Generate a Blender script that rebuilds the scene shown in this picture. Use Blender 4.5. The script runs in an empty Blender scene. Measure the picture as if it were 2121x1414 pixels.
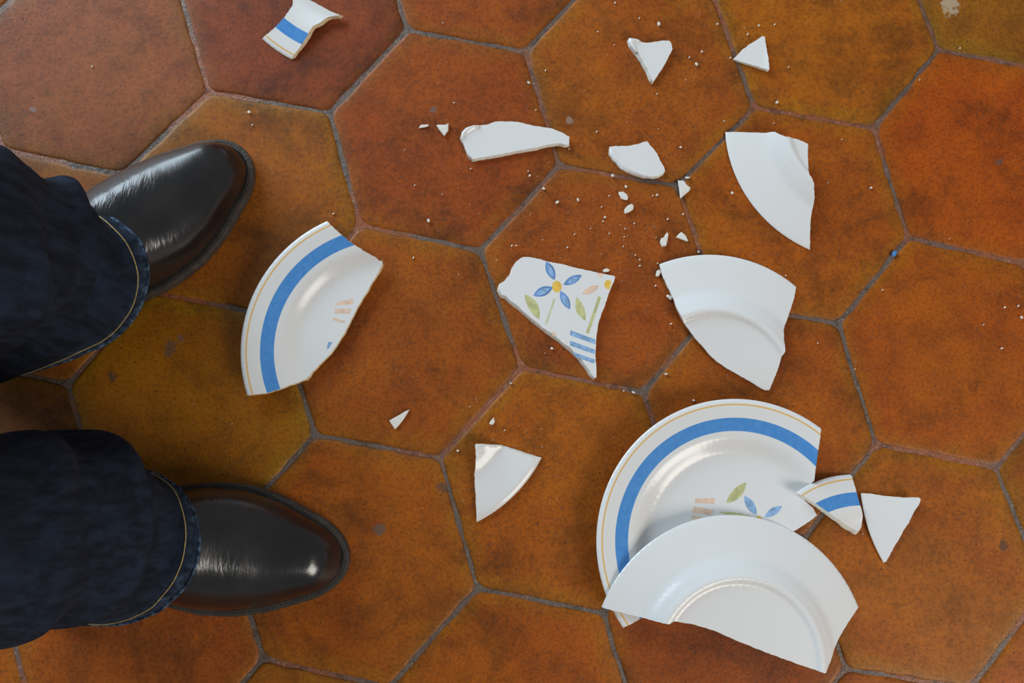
import bpy, bmesh, math, random
import numpy as np
from mathutils import Vector, Matrix, noise
from mathutils.geometry import delaunay_2d_cdt

random.seed(7)
sc = bpy.context.scene
COL = sc.collection

# ------------------------------------------------------------------ camera
FPX = 2000.0                      # focal length in pixels of the 2121 x 1414 frame
W, HH = 2121.0, 1414.0
SIDE = 0.115                      # edge length of one hexagonal floor tile, metres
NRM = np.array([-0.04762563233109822, 0.13664348659006068, 0.9894747883183154])  # floor normal seen by the camera (pointing down)
NRM /= np.linalg.norm(NRM)
DIST = 0.848749515212571 * SIDE / 0.11
X0 = np.array([0, 0, DIST / NRM[2]])
EZ = -NRM
EX = np.array([1.0, 0, 0]) - NRM[0] * NRM
EX /= np.linalg.norm(EX)
EY = np.cross(EZ, EX)
BAS = np.array([EX, EY, EZ])
CAM = BAS @ (-X0)


def ray(px, py):
    return BAS @ np.array([(px - W / 2) / FPX, (py - HH / 2) / FPX, 1.0])


def P(px, py, z=0.0):
    """point of the room at height z seen at a pixel of the photograph"""
    d = ray(px, py)
    t = (z - CAM[2]) / d[2]
    return CAM + t * d


cam = bpy.data.cameras.new('camera')
cam.sensor_width = 36.0
cam.lens = FPX / W * 36.0
cam.clip_start = 0.02
co = bpy.data.objects.new('camera', cam)
COL.objects.link(co)
m = Matrix.Identity(4)
for c, v in enumerate((BAS @ np.array([1, 0, 0]), BAS @ np.array([0, -1, 0]), BAS @ np.array([0, 0, -1]))):
    for r in range(3):
        m[r][c] = v[r]
m.translation = Vector(CAM)
co.matrix_world = m
sc.camera = co

# ------------------------------------------------------------------ light
world = bpy.data.worlds.new('room_light')
world.use_nodes = True
sc.world = world
bg = world.node_tree.nodes['Background']
bg.inputs[0].default_value = (0.91, 0.93, 0.97, 1)
bg.inputs[1].default_value = 0.235


def window_light(name, loc, target, sx, sy, power, col):
    l = bpy.data.lights.new(name, 'AREA')
    l.shape = 'RECTANGLE'
    l.size, l.size_y = sx, sy
    l.energy = power
    l.color = col
    o = bpy.data.objects.new(name, l)
    COL.objects.link(o)
    o.location = loc
    o.rotation_euler = (Vector(target) - Vector(loc)).to_track_quat('-Z', 'Y').to_euler()
    return o


window_light('daylight_window', (-1.7, 1.9, 1.2), (0, 0, 1.0), 2.0, 2.1, 118, (0.74, 0.89, 1.0))
window_light('garden_door_light', (1.9, -1.7, 1.7), (0, 0, 0), 1.2, 1.5, 57, (1.0, 0.945, 0.86))

sc.view_settings.view_transform = 'Standard'
sc.view_settings.look = 'None'
sc.view_settings.exposure = -0.2
sc.view_settings.gamma = 1.0
sc.view_settings.use_curve_mapping = False


# ------------------------------------------------------------------ helpers
def lin(r, g, b):
    f = lambda c: (c / 255 / 12.92) if c / 255 <= 0.04045 else ((c / 255 + 0.055) / 1.055) ** 2.4
    return (f(r), f(g), f(b), 1.0)


def tag(o, label=None, cat=None, group=None, kind=None):
    if label: o['label'] = label
    if cat: o['category'] = cat
    if group: o['group'] = group
    if kind: o['kind'] = kind
    return o


def empty(name, loc):
    o = bpy.data.objects.new(name, None)
    o.empty_display_size = 0.02
    COL.objects.link(o)
    o.location = loc
    return o


def obj(name, verts, faces, mats, parent=None, smooth=True, origin=None, midx=None):
    """one mesh object; verts are world coordinates, origin moves the pivot"""
    me = bpy.data.meshes.new(name)
    og = np.zeros(3) if origin is None else np.array(origin, float)
    vv = np.array(verts, float) - og
    me.from_pydata([tuple(v) for v in vv], [], [tuple(f) for f in faces])
    for mt in (mats if isinstance(mats, (list, tuple)) else [mats]):
        me.materials.append(mt)
    if midx is not None:
        me.polygons.foreach_set('material_index', midx)
    if smooth:
        me.polygons.foreach_set('use_smooth', [True] * len(me.polygons))
    me.update()
    o = bpy.data.objects.new(name, me)
    COL.objects.link(o)
    o.location = Vector(og)
    if parent is not None:
        o.parent = parent
        pw = Vector(parent['_o']) if '_o' in parent else Vector(parent.location)
        o.location = Vector(og) - pw
    return o


def vec_attr(o, name, data):
    a = o.data.attributes.new(name, 'FLOAT_VECTOR', 'POINT')
    a.data.foreach_set('vector', np.array(data, float).ravel())


def float_attr(o, name, data):
    a = o.data.attributes.new(name, 'FLOAT', 'POINT')
    a.data.foreach_set('value', np.array(data, float))


# ------------------------------------------------------------------ materials
class NT:
    def __init__(s, name):
        s.m = bpy.data.materials.new(name)
        s.m.use_nodes = True
        s.t = s.m.node_tree
        s.b = s.t.nodes['Principled BSDF']

    def n(s, typ, **kw):
        nd = s.t.nodes.new(typ)
        for k, v in kw.items():
            if k == 'inp':
                for i, val in v.items():
                    if isinstance(val, bpy.types.NodeSocket):
                        s.t.links.new(val, nd.inputs[i])
                    else:
                        nd.inputs[i].default_value = val
            else:
                setattr(nd, k, v)
        return nd

    def link(s, a, b):
        s.t.links.new(a, b)

    def math(s, op, a, b=0.0, c=0.0, clamp=False):
        nd = s.n('ShaderNodeMath', operation=op, use_clamp=clamp)
        for i, v in enumerate((a, b, c)):
            if isinstance(v, bpy.types.NodeSocket): s.link(v, nd.inputs[i])
            else: nd.inputs[i].default_value = v
        return nd.outputs[0]

    def mix(s, fac, a, b, blend='MIX'):
        nd = s.n('ShaderNodeMix', data_type='RGBA', blend_type=blend, clamp_factor=True)
        for sock, v in ((nd.inputs[0], fac), (nd.inputs[6], a), (nd.inputs[7], b)):
            if isinstance(v, bpy.types.NodeSocket): s.link(v, sock)
            else: sock.default_value = v
        return nd.outputs[2]

    def noise(s, vec, scale, detail=3.0, rough=0.55, dist=0.0):
        nd = s.n('ShaderNodeTexNoise', inp={'Scale': scale, 'Detail': detail, 'Roughness': rough, 'Distortion': dist})
        if vec is not None: s.link(vec, nd.inputs['Vector'])
        return nd.outputs[0]

    def ramp(s, fac, lo, hi):
        nd = s.n('ShaderNodeMapRange', interpolation_type='SMOOTHSTEP', inp={'From Min': lo, 'From Max': hi})
        s.link(fac, nd.inputs['Value'])
        return nd.outputs[0]

    def bump(s, h, strength, dist, normal=None):
        nd = s.n('ShaderNodeBump', inp={'Strength': strength, 'Distance': dist, 'Height': h})
        if normal is not None: s.link(normal, nd.inputs['Normal'])
        return nd.outputs[0]

    def set(s, **kw):
        for k, v in kw.items():
            k = k.replace('_', ' ')
            if isinstance(v, bpy.types.NodeSocket): s.link(v, s.b.inputs[k])
            else: s.b.inputs[k].default_value = v


def terracotta():
    t = NT('waxed_terracotta')
    geo = t.n('ShaderNodeNewGeometry').outputs['Position']
    info = t.n('ShaderNodeObjectInfo')
    off = t.n('ShaderNodeVectorMath', operation='SCALE', inp={0: (7.3, 3.1, 5.7), 'Scale': info.outputs['Random']}).outputs[0]
    vec = t.n('ShaderNodeVectorMath', operation='ADD', inp={0: geo, 1: off}).outputs[0]
    base = info.outputs['Color']
    edge = t.n('ShaderNodeAttribute', attribute_name='edge').outputs['Fac']
    big = t.noise(vec, 9, 4, 0.6, 0.4)
    mid = t.noise(vec, 32, 5, 0.65, 0.3)
    fine = t.noise(vec, 330, 3, 0.6)
    red = t.mix(0.85, base, (0.95, 0.80, 0.85, 1), 'MULTIPLY')
    och = t.mix(1.0, base, (1.02, 1.32, 0.75, 1), 'MULTIPLY')
    c = t.mix(t.ramp(big, 0.44, 0.60), t.mix(1.0, base, (1.16, 1.17, 0.75, 1), 'MULTIPLY'), t.mix(1.0, red, (1.14, 1.20, 0.75, 1), 'MULTIPLY'))
    # ochre wear along the rim of the tile
    em = t.math('ADD', edge, t.math('MULTIPLY', t.math('SUBTRACT', mid, 0.5), 0.7))
    c = t.mix(t.math('MULTIPLY', t.math('SUBTRACT', 1.0, t.ramp(em, 0.03, 0.40)), 0.75), c, och)
    # dirty brown blotches
    dk = t.math('MULTIPLY', t.ramp(t.noise(vec, 13, 7, 0.72, 0.5), 0.47, 0.70), 0.85)
    c = t.mix(dk, c, t.mix(1.0, c, (0.46, 0.52, 0.70, 1), 'MULTIPLY'))
    c = t.mix(t.math('MULTIPLY', t.ramp(mid, 0.48, 0.68), 0.65), c, t.mix(1.0, c, (0.66, 0.66, 0.70, 1), 'MULTIPLY'))
    c = t.mix(t.math('MULTIPLY', t.ramp(mid, 0.50, 0.34), 0.55), c, t.mix(1.0, c, (1.20, 1.24, 1.15, 1), 'MULTIPLY'))
    c = t.mix(t.math('MULTIPLY', t.ramp(fine, 0.42, 0.66), 0.65), c, t.mix(1.0, c, (0.58, 0.58, 0.66, 1), 'MULTIPLY'))
    # pores, two sizes, clustered
    pits = None
    for scale, lo, hi, reg in ((480, 0.16, 0.32, 9), (230, 0.10, 0.22, 12), (85, 0.045, 0.10, 8)):
        v = t.n('ShaderNodeTexVoronoi', feature='F1', inp={'Scale': scale, 'Randomness': 1.0})
        wob = t.n('ShaderNodeTexNoise', inp={'Scale': 160.0, 'Detail': 2.0})
        t.link(vec, wob.inputs['Vector'])
        wv = t.n('ShaderNodeVectorMath', operation='MULTIPLY_ADD', inp={0: wob.outputs[1], 1: (.006, .006, .006), 2: vec}).outputs[0]
        t.link(wv, v.inputs['Vector'])
        sepc = t.n('ShaderNodeSeparateColor', inp={0: v.outputs['Color']})
        keep = t.math('LESS_THAN', sepc.outputs[0], t.math('MULTIPLY', t.ramp(t.noise(vec, reg, 3), 0.44, 0.68), 0.70))
        p = t.math('MULTIPLY', t.math('SUBTRACT', 1.0, t.ramp(v.outputs['Distance'], lo, hi)), keep)
        pits = p if pits is None else t.math('MAXIMUM', pits, p)
    c = t.mix(t.math('MULTIPLY', pits, 0.72), c, (0.055, 0.030, 0.017, 1))
    # dark grime hugging the joint
    gr = t.math('MULTIPLY', t.math('SUBTRACT', 1.0, t.ramp(edge, 0.0, 0.07)), t.ramp(mid, 0.40, 0.60))
    c = t.mix(t.math('MULTIPLY', gr, 0.7), c, (0.05, 0.024, 0.012, 1))
    # single chips and stains worn into certain tiles
    for (px, py, rad, col) in ((786, 1097, .0062, (0.14, 0.105, 0.08, 1)), (352, 722, .0075, (0.13, 0.085, 0.055, 1)), (374, 700, .0040, (0.20, 0.11, 0.075, 1)),
                               (2070, 335, .0040, (0.10, 0.075, 0.07, 1)), (232, 780, .0050, (0.07, 0.05, 0.03, 1)), (917, 1010, .0060, (0.09, 0.06, 0.045, 1)),
                               (1968, 12, .0110, (0.50, 0.40, 0.28, 1)), (67, 226, .0034, (0.24, 0.19, 0.17, 1)), (1180, 250, .0045, (0.33, 0.22, 0.17, 1)),
                               (2080, 1130, .0050, (0.07, 0.045, 0.03, 1)), (896, 227, .0038, (0.17, 0.12, 0.11, 1))):
        q = P(px, py)
        dd = t.n('ShaderNodeVectorMath', operation='DISTANCE', inp={0: geo, 1: (q[0], q[1], 0)}).outputs['Value']
        dd = t.math('ADD', dd, t.math('MULTIPLY', t.math('SUBTRACT', t.noise(vec, 190, 3), 0.5), rad * 2.6))
        c = t.mix(t.math('MULTIPLY', t.math('SUBTRACT', 1.0, t.ramp(dd, rad * 0.55, rad)), 0.75), c, col)
    # pale scuffs
    sv = t.n('ShaderNodeMapping', inp={'Vector': vec, 'Rotation': (0, 0, 0.5), 'Scale': (1.0, 0.25, 1.0)}).outputs[0]
    sk = t.math('MULTIPLY', t.ramp(t.noise(sv, 420, 2), 0.735, 0.78), 0.35)
    c = t.mix(sk, c, (0.45, 0.36, 0.30, 1))
    h = t.math('ADD', t.math('MULTIPLY', mid, 0.6), t.math('MULTIPLY', fine, 0.28))
    h = t.math('SUBTRACT', h, t.math('MULTIPLY', pits, 0.9))
    t.set(Base_Color=c, Roughness=t.math('ADD', 0.36, t.math('MULTIPLY', mid, 0.22)), Specular_IOR_Level=0.30,
          Normal=t.bump(h, 0.35, 0.0012))
    return t.m


def grout():
    t = NT('old_grout')
    geo = t.n('ShaderNodeNewGeometry').outputs['Position']
    n1 = t.noise(geo, 7, 3, 0.6)
    n2 = t.noise(geo, 90, 4, 0.7)
    n3 = t.noise(geo, 420, 3, 0.7)
    c = t.mix(t.ramp(n1, 0.46, 0.60), (0.130, 0.092, 0.072, 1), (0.29, 0.085, 0.032, 1))
    c = t.mix(t.math('MULTIPLY', t.ramp(n2, 0.50, 0.66), 0.7), c, (0.045, 0.030, 0.022, 1))
    c = t.mix(t.math('MULTIPLY', t.ramp(n3, 0.54, 0.72), 0.5), c, (0.44, 0.33, 0.27, 1))
    t.set(Base_Color=c, Roughness=0.42, Specular_IOR_Level=0.6,
          Normal=t.bump(t.math('ADD', n2, t.math('MULTIPLY', n3, 0.5)), 0.8, 0.0016))
    return t.m


WHITE = (0.80, 0.80, 0.795, 1)


def glaze(name, bands):
    t = NT(name)
    c = WHITE
    p = t.n('ShaderNodeAttribute', attribute_name='plate').outputs['Vector']
    sep = t.n('ShaderNodeSeparateXYZ', inp={0: p})
    r = t.math('SQRT', t.math('ADD', t.math('POWER', sep.outputs[0], 2.0), t.math('POWER', sep.outputs[1], 2.0)))
    speck = t.noise(p, 160, 2)
    if bands:
        r = t.math('ADD', r, t.math('MULTIPLY', t.math('SUBTRACT', speck, 0.5), 0.0006))

        def band(a, b, s=0.0016):
            return t.math('MULTIPLY', t.ramp(r, a - s, a + s), t.math('SUBTRACT', 1.0, t.ramp(r, b - s, b + s)))
        blue = t.mix(t.ramp(t.noise(p, 26, 3), 0.4, 0.65), (0.075, 0.275, 0.66, 1), (0.092, 0.305, 0.69, 1))
        c = t.mix(band(BLUE0, BLUE1), c, blue)
        c = t.mix(t.math('MULTIPLY', band(YEL0, YEL1), 0.9), c, (0.80, 0.46, 0.10, 1))
    sm = t.n('ShaderNodeTexNoise', inp={'Scale': 14.0, 'Detail': 2.0})
    t.link(p, sm.inputs['Vector'])
    t.set(Base_Color=c, Roughness=0.19, Specular_IOR_Level=0.5,
          Normal=t.bump(sm.outputs[0], 0.010, 0.004))
    return t.m


BLUE0, BLUE1, YEL0, YEL1 = 0.775, 0.868, 0.955, 0.966


def simple(name, col, rough, bump_scale=0, bump_d=0.0, var=0.0, vscale=60, spec=0.5):
    t = NT(name)
    geo = t.n('ShaderNodeTexCoord').outputs['Object']
    c = col
    if var:
        lo = tuple(max(0, x * (1 - var)) for x in col[:3]) + (1,)
        hi = tuple(min(1, x * (1 + var)) for x in col[:3]) + (1,)
        c = t.mix(t.ramp(t.noise(geo, vscale, 4, 0.65), 0.35, 0.65), lo, hi)
    t.set(Base_Color=c, Roughness=rough, Specular_IOR_Level=spec)
    if bump_scale:
        t.set(Normal=t.bump(t.noise(geo, bump_scale, 3, 0.6), 0.6, bump_d))
    return t.m


def leather():
    t = NT('black_leather')
    co_ = t.n('ShaderNodeTexCoord').outputs['Object']
    crease = t.n('ShaderNodeAttribute', attribute_name='crease').outputs['Fac']
    grain = t.n('ShaderNodeTexVoronoi', feature='DISTANCE_TO_EDGE', inp={'Scale': 650.0, 'Vector': co_}).outputs['Distance']
    mp = t.n('ShaderNodeMapping', inp={'Vector': co_, 'Scale': (1.0, 0.16, 0.30), 'Rotation': (0, 0, 0.18)}).outputs[0]
    wr = t.noise(mp, 260, 2, 0.5, 1.2)
    wr2 = t.noise(mp, 75, 2, 0.5, 0.5)
    soft = t.noise(co_, 22, 3)
    h = t.math('MULTIPLY', t.math('ADD', t.math('MULTIPLY', wr, 0.8), wr2), crease)
    b1 = t.bump(h, 0.12, 0.0030)
    b2 = t.bump(grain, 0.10, 0.0006, b1)
    c = t.mix(t.ramp(soft, 0.35, 0.7), (0.007, 0.0068, 0.008, 1), (0.016, 0.014, 0.0135, 1))
    rr = t.math('ADD', 0.13, t.math('MULTIPLY', soft, 0.16))
    t.set(Base_Color=c, Roughness=rr, Specular_IOR_Level=0.80, Normal=b2)
    return t.m


def denim():
    t = NT('dark_denim')
    co_ = t.n('ShaderNodeTexCoord').outputs['Object']
    streak = t.noise(t.n('ShaderNodeMapping', inp={'Vector': co_, 'Scale': (1, 1, 0.12)}).outputs[0], 130, 3, 0.6)
    wear = t.n('ShaderNodeAttribute', attribute_name='wear').outputs['Fac']
    patch = t.noise(co_, 24, 3, 0.6)
    c = t.mix(t.ramp(streak, 0.35, 0.7), (0.0085, 0.0115, 0.0185, 1), (0.0165, 0.0235, 0.0420, 1))
    c = t.mix(t.math('MULTIPLY', t.ramp(patch, 0.48, 0.72), 0.35), c, (0.019, 0.032, 0.064, 1))
    wm = t.math('MULTIPLY', wear, t.math('ADD', 0.10, t.ramp(t.noise(co_, 150, 3, 0.7), 0.42, 0.66)), 0.0, True)
    c = t.mix(wm, c, (0.085, 0.14, 0.22, 1))
    t.set(Base_Color=c, Roughness=0.95, Specular_IOR_Level=0.12,
          Normal=t.bump(t.math('ADD', t.noise(co_, 900, 2), streak), 0.35, 0.0008))
    return t.m


M_TILE = terracotta()
M_GROUT = grout()
M_FACE = glaze('glazed_face_with_bands', True)
M_BACK = glaze('plain_white_glaze', False)
M_RAW = simple('raw_cream_ceramic', (0.66, 0.52, 0.33, 1), 0.75, 700, 0.0006, 0.12, 300, 0.3)
M_RAWW = simple('raw_white_ceramic', (0.76, 0.74, 0.66, 1), 0.6, 700, 0.0006, 0.06, 300, 0.3)
M_CHIP = simple('white_chip', (0.80, 0.78, 0.72, 1), 0.4, 500, 0.0004)
M_BLUED = simple('petal_blue_dark', (0.15, 0.29, 0.58, 1), 0.22, var=0.25, vscale=140)
M_BLUEL = simple('petal_blue_light', (0.27, 0.44, 0.69, 1), 0.22, var=0.22, vscale=180)
M_GREEN = simple('leaf_green', (0.56, 0.56, 0.27, 1), 0.22, var=0.16, vscale=160)
M_GREENP = simple('leaf_green_pale', (0.63, 0.64, 0.42, 1), 0.22, var=0.08, vscale=160)
M_PEACH = simple('peach_paint', (0.83, 0.61, 0.46, 1), 0.22, var=0.10, vscale=160)
M_YEL = simple('yellow_paint', (0.86, 0.55, 0.10, 1), 0.22, var=0.10, vscale=160)
M_LEATHER = leather()
M_SOLE = simple('dark_sole_rubber', (0.042, 0.034, 0.028, 1), 0.5, 300, 0.0006, 0.3, 90)
M_THREADB = simple('waxed_welt_thread', (0.10, 0.085, 0.068, 1), 0.6)
M_DENIM = denim()
M_THREAD = simple('ochre_thread', (0.42, 0.30, 0.11, 1), 0.7, var=0.3, vscale=500)
M_SOCK = simple('black_lining', (0.01, 0.01, 0.01, 1), 0.9)

# ------------------------------------------------------------------ floor of hexagonal tiles
HMAT = np.array([[239.51468796517204, -49.19642554790953, -214.6640658498636],
                 [50.894070105987176, 240.19876992538215, -648.0335653744586],
                 [0.0022500296791056265, -0.017769330096910216, 1.0]])
SEEN = {(0, 0): (843, 62), (1, 0): (1088, 106), (1, 1): (1158, 342), (-1, 1): (682, 232), (-1, 2): (746, 465), (0, 2): (994, 519),
        (2, 1): (1403, 384), (0, 3): (1080, 762), (1, 3): (1333, 812), (3, 2): (1737, 670), (4, 1): (1882, 492), (3, 0): (1562, 222),
        (4, 0): (1810, 265), (5, -1): (1944, 102), (3, 3): (1815, 920), (4, 3): (2065, 968), (-2, 1): (432, 190), (-1, 4): (912, 948),
        (-2, 4): (652, 900), (-1, 5): (988, 1218), (0, 5): (1250, 1270), (-3, 6): (545, 1365), (-4, 4): (140, 795), (-3, 3): (310, 604),
        (2, 5): (1752, 1385)}


def corner(i, j):
    if (i, j) in SEEN:
        return P(*SEEN[(i, j)])[:2]
    x, y = i + 0.5 * j, j * math.sqrt(3) / 2
    q = HMAT @ np.array([x, y, 1.0])
    return P(q[0] / q[2] + W / 2, q[1] / q[2] + HH / 2)[:2]


TINT = {(0, 1): (146, 70, 26), (2, 0): (156, 82, 24), (1, 2): (152, 76, 26), (-1, 3): (148, 76, 20), (3, 1): (158, 82, 20),
        (5, 0): (162, 74, 14), (4, 2): (158, 78, 16), (2, 3): (156, 80, 20), (0, 4): (158, 84, 18), (-2, 5): (156, 82, 20),
        (-3, 4): (150, 92, 18), (-2, 2): (150, 84, 22), (-3, 1): (140, 76, 46), (-1, 0): (130, 60, 32), (4, -1): (160, 88, 20),
        (1, -1): (150, 74, 26), (3, 4): (156, 84, 20), (1, 5): (152, 76, 20), (-1, 6): (160, 82, 16), (-4, 6): (152, 78, 28),
        (-5, 5): (120, 70, 30), (-4, 3): (145, 80, 26)}

floor = None
GZ = -0.0013
gx, gy = 150, 120
gv, gf = [], []
for b in range(gy + 1):
    for a in range(gx + 1):
        x, y = -1.25 + 2.5 * a / gx, -1.05 + 2.1 * b / gy
        gv.append((x, y, GZ + 0.0004 * noise.noise(Vector((x * 28, y * 28, 3)))))
for b in range(gy):
    for a in range(gx):
        k = b * (gx + 1) + a
        gf.append((k, k + 1, k + gx + 2, k + gx + 1))
floor = obj('floor', gv, gf, M_GROUT)
tag(floor, 'old floor of waxed hexagonal terracotta tiles with grey and rusty grout joints', kind='structure')


def build_tile(i, j):
    cs = [corner(i + 1, j), corner(i, j + 1), corner(i - 1, j + 1), corner(i - 1, j), corner(i, j - 1), corner(i + 1, j - 1)]
    c = sum(cs) / 6
    # rounded outline
    gap = 0.0014
    pts = []
    for k in range(6):
        a, p, b = cs[k - 1], cs[k], cs[(k + 1) % 6]
        u, v = (a - p) / np.linalg.norm(a - p), (b - p) / np.linalg.norm(b - p)
        rr = 0.007
        p = p + (c - p) / np.linalg.norm(c - p) * gap * 1.15
        for t in (0.0, 0.33, 0.67, 1.0):
            q0, q1 = p + u * rr * (1 - t), p + v * rr * t
            pts.append((1 - t) * (p + u * rr) + t * (p + v * rr) if False else (1 - t) ** 2 * (p + u * rr) + 2 * t * (1 - t) * p + t * t * (p + v * rr))
        pn = b + (c - b) / np.linalg.norm(c - b) * gap * 1.15
        s, e = p + v * rr, pn + (p - pn) / np.linalg.norm(p - pn) * rr
        for t in np.linspace(0, 1, 9)[1:-1]:
            pts.append(s * (1 - t) + e * t)
    pts = np.array(pts)
    n = len(pts)
    h0 = random.uniform(-0.00035, -0.0001)
    tx, ty = random.uniform(-.0015, .0015), random.uniform(-.0015, .0015)
    seed = random.uniform(0, 99)
    verts, ed, faces = [], [], []
    for (ins, z, ev) in ((0.0, -0.004, 0.0), (0.0003, -0.0012, 0.01), (0.0012, -0.0005, 0.04), (0.0035, -0.00018, 0.09), (0.010, -0.00005, 0.22), (0.022, 0.0, 0.5), (0.045, 0.0, 1.0)):
        for k in range(n):
            p = pts[k]
            d = (c - p) / np.linalg.norm(c - p)
            w = 0.0016 * noise.noise(Vector((p[0] * 70 + seed, p[1] * 70, 0))) + 0.0006 * noise.noise(Vector((p[0] * 240 + seed, p[1] * 240, 5)))
            if ins < 0.012: q = p + d * (ins * 1.12 + w)
            else: q = p + d * ins * 1.12
            zz = z + 0.00022 * noise.noise(Vector((q[0] * 22, q[1] * 22, seed)))
            if ins > 0:
                zz = min(0.0, h0 + zz + (q - c)[0] * tx + (q - c)[1] * ty)
            verts.append((q[0], q[1], zz))
            ed.append(ev)
    rings = len(verts) // n
    for r in range(rings - 1):
        for k in range(n):
            faces.append((r * n + k, r * n + (k + 1) % n, (r + 1) * n + (k + 1) % n, (r + 1) * n + k))
    verts.append((c[0], c[1], min(0.0, h0)))
    ed.append(1.0)
    for k in range(n):
        faces.append(((rings - 1) * n + k, (rings - 1) * n + (k + 1) % n, len(verts) - 1))
    # orientation
    a, b = pts[0] - c, pts[3] - c
    if a[0] * b[1] - a[1] * b[0] < 0:
        faces = [f[::-1] for f in faces]
    o = obj('tile', verts, faces, M_TILE, parent=floor, origin=(c[0], c[1], 0.0))
    float_attr(o, 'edge', ed)
    if (i, j) in TINT:
        o.color = lin(*TINT[(i, j)])
    else:
        o.color = lin(random.randint(140, 162), random.randint(70, 88), random.randint(16, 30))


for i in range(-14, 15):
    for j in range(-12, 16):
        if (i - j) % 3 == 2:
            x, y = i + 0.5 * j, j * math.sqrt(3) / 2
            q = HMAT @ np.array([x, y, 1.0])
            if q[2] <= 0.3: continue
            w = P(q[0] / q[2] + W / 2, q[1] / q[2] + HH / 2)
            if abs(w[0]) < 1.12 and abs(w[1]) < 0.92:
                build_tile(i, j)

# ------------------------------------------------------------------ plate profile (metres, R = rim radius)
R = 0.1285
TOP = np.array([(0, 7.0), (.575, 7.0), (.605, 7.3), (.635, 8.4), (.665, 10.6), (.70, 13.4), (.725, 15.0), (.75, 15.9), (.78, 16.6), (.86, 18.6), (.95, 20.7), (.975, 21.0), (.99, 20.8), (1.0, 20.0), (1.2, 20.0)])
BOT = np.array([(0, 3.2), (.535, 3.2), (.552, 2.7), (.563, 1.2), (.574, 0.25), (.587, 0.0), (.601, 0.2), (.614, 1.0), (.632, 2.8), (.66, 4.6), (.69, 7.4), (.712, 9.6), (.728, 10.7), (.745, 11.5), (.80, 13.2), (.86, 15.0), (.95, 17.6), (.98, 18.6), (.992, 19.2), (1.0, 19.8), (1.2, 19.8)])
ZMAX = 0.021


def smooth_profile(tab):
    rr = np.linspace(0, 1.2, 2401)
    zz = np.interp(rr, tab[:, 0], tab[:, 1]) / 1000
    k = np.hanning(27); k /= k.sum()
    zs = np.convolve(np.pad(zz, 13, mode='edge'), k, mode='valid')
    keep = np.clip((rr - 0.955) / 0.02, 0, 1)
    zs = zs * (1 - keep) + zz * keep
    return rr * R, zs


TR, TZ = smooth_profile(TOP)
BR, BZ = smooth_profile(BOT)


class Shard:
    """a broken piece of one plate; display frame: local z up, plate axis through local origin"""

    def __init__(s, flip=False, foot=True, flat=False):
        s.flip, s.flat = flip, flat
        s.C = np.zeros(3)
        s.M = np.eye(3)

    def up(s, r):
        if s.flat: return np.full_like(r, 0.0046)
        return (ZMAX - np.interp(r, BR, BZ)) if s.flip else np.interp(r, TR, TZ)

    def lo(s, r):
        if s.flat: return np.zeros_like(r)
        return (ZMAX - np.interp(r, TR, TZ)) if s.flip else np.interp(r, BR, BZ)

    def hit(s, px, py, zfix=None, off=0.0):
        d = s.M.T @ ray(px, py)
        o = s.M.T @ (CAM - s.C)
        z = 0.012 if zfix is None else zfix
        for _ in range(1 if zfix is not None else 9):
            t = (z - o[2]) / d[2]
            p = o + t * d
            if zfix is None:
                z = float(s.up(np.array([math.hypot(p[0], p[1])]))[0]) + off
        return np.array([p[0], p[1], z])

    def wld(s, pts):
        return np.asarray(pts) @ s.M.T + s.C


def rot2(a, b):
    ca, sa, cb, sb = math.cos(a), math.sin(a), math.cos(b), math.sin(b)
    return np.array([[cb, 0, sb], [0, 1, 0], [-sb, 0, cb]]) @ np.array([[1, 0, 0], [0, ca, -sa], [0, sa, ca]])


def in_poly(x, y, poly):
    ins = np.zeros(len(x), bool)
    n = len(poly)
    for k in range(n):
        x0, y0 = poly[k]; x1, y1 = poly[(k + 1) % n]
        if y0 == y1: continue
        c = ((y0 > y) != (y1 > y)) & (x < (x1 - x0) * (y - y0) / (y1 - y0) + x0)
        ins ^= c
    return ins


def edge_dist(x, y, poly):
    d = np.full(len(x), 1e9)
    n = len(poly)
    for k in range(n):
        a, b = poly[k], poly[(k + 1) % n]
        ab = b - a
        L = ab @ ab + 1e-18
        t = np.clip(((x - a[0]) * ab[0] + (y - a[1]) * ab[1]) / L, 0, 1)
        d = np.minimum(d, np.hypot(x - a[0] - t * ab[0], y - a[1] - t * ab[1]))
    return d


def outline(s, rim, broken):
    """local outline polygon, 1 = rim point"""
    pts, fl = [], []
    if len(rim):
        lp = np.array([s.hit(*p) for p in rim])
        ang = np.unwrap(np.arctan2(lp[:, 1], lp[:, 0]))
        n = max(4, int(abs(ang[-1] - ang[0]) * R / 0.0022))
        for a in np.linspace(ang[0], ang[-1], n):
            pts.append((R * math.cos(a), R * math.sin(a))); fl.append(1)
    bp = [np.array(s.hit(*p)[:2]) for p in broken]
    chain = ([np.array(pts[-1])] if pts else []) + bp + ([np.array(pts[0])] if pts else [bp[0]])
    for k in range(len(chain) - 1):
        a, b = chain[k], chain[k + 1]
        L = np.linalg.norm(b - a)
        n = max(1, int(L / 0.0020))
        nr = np.array([-(b - a)[1], (b - a)[0]]) / (L + 1e-12)
        for q in range(n):
            if k == 0 and q == 0 and pts: continue
            t = q / n
            p = a * (1 - t) + b * t
            if q: p = p + nr * random.uniform(-.00022, .00022)
            rr = math.hypot(*p)
            if not s.flat and rr > 0.997 * R: p = p * (0.997 * R / rr)
            pts.append(tuple(p)); fl.append(0)
    return np.array(pts), fl


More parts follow.
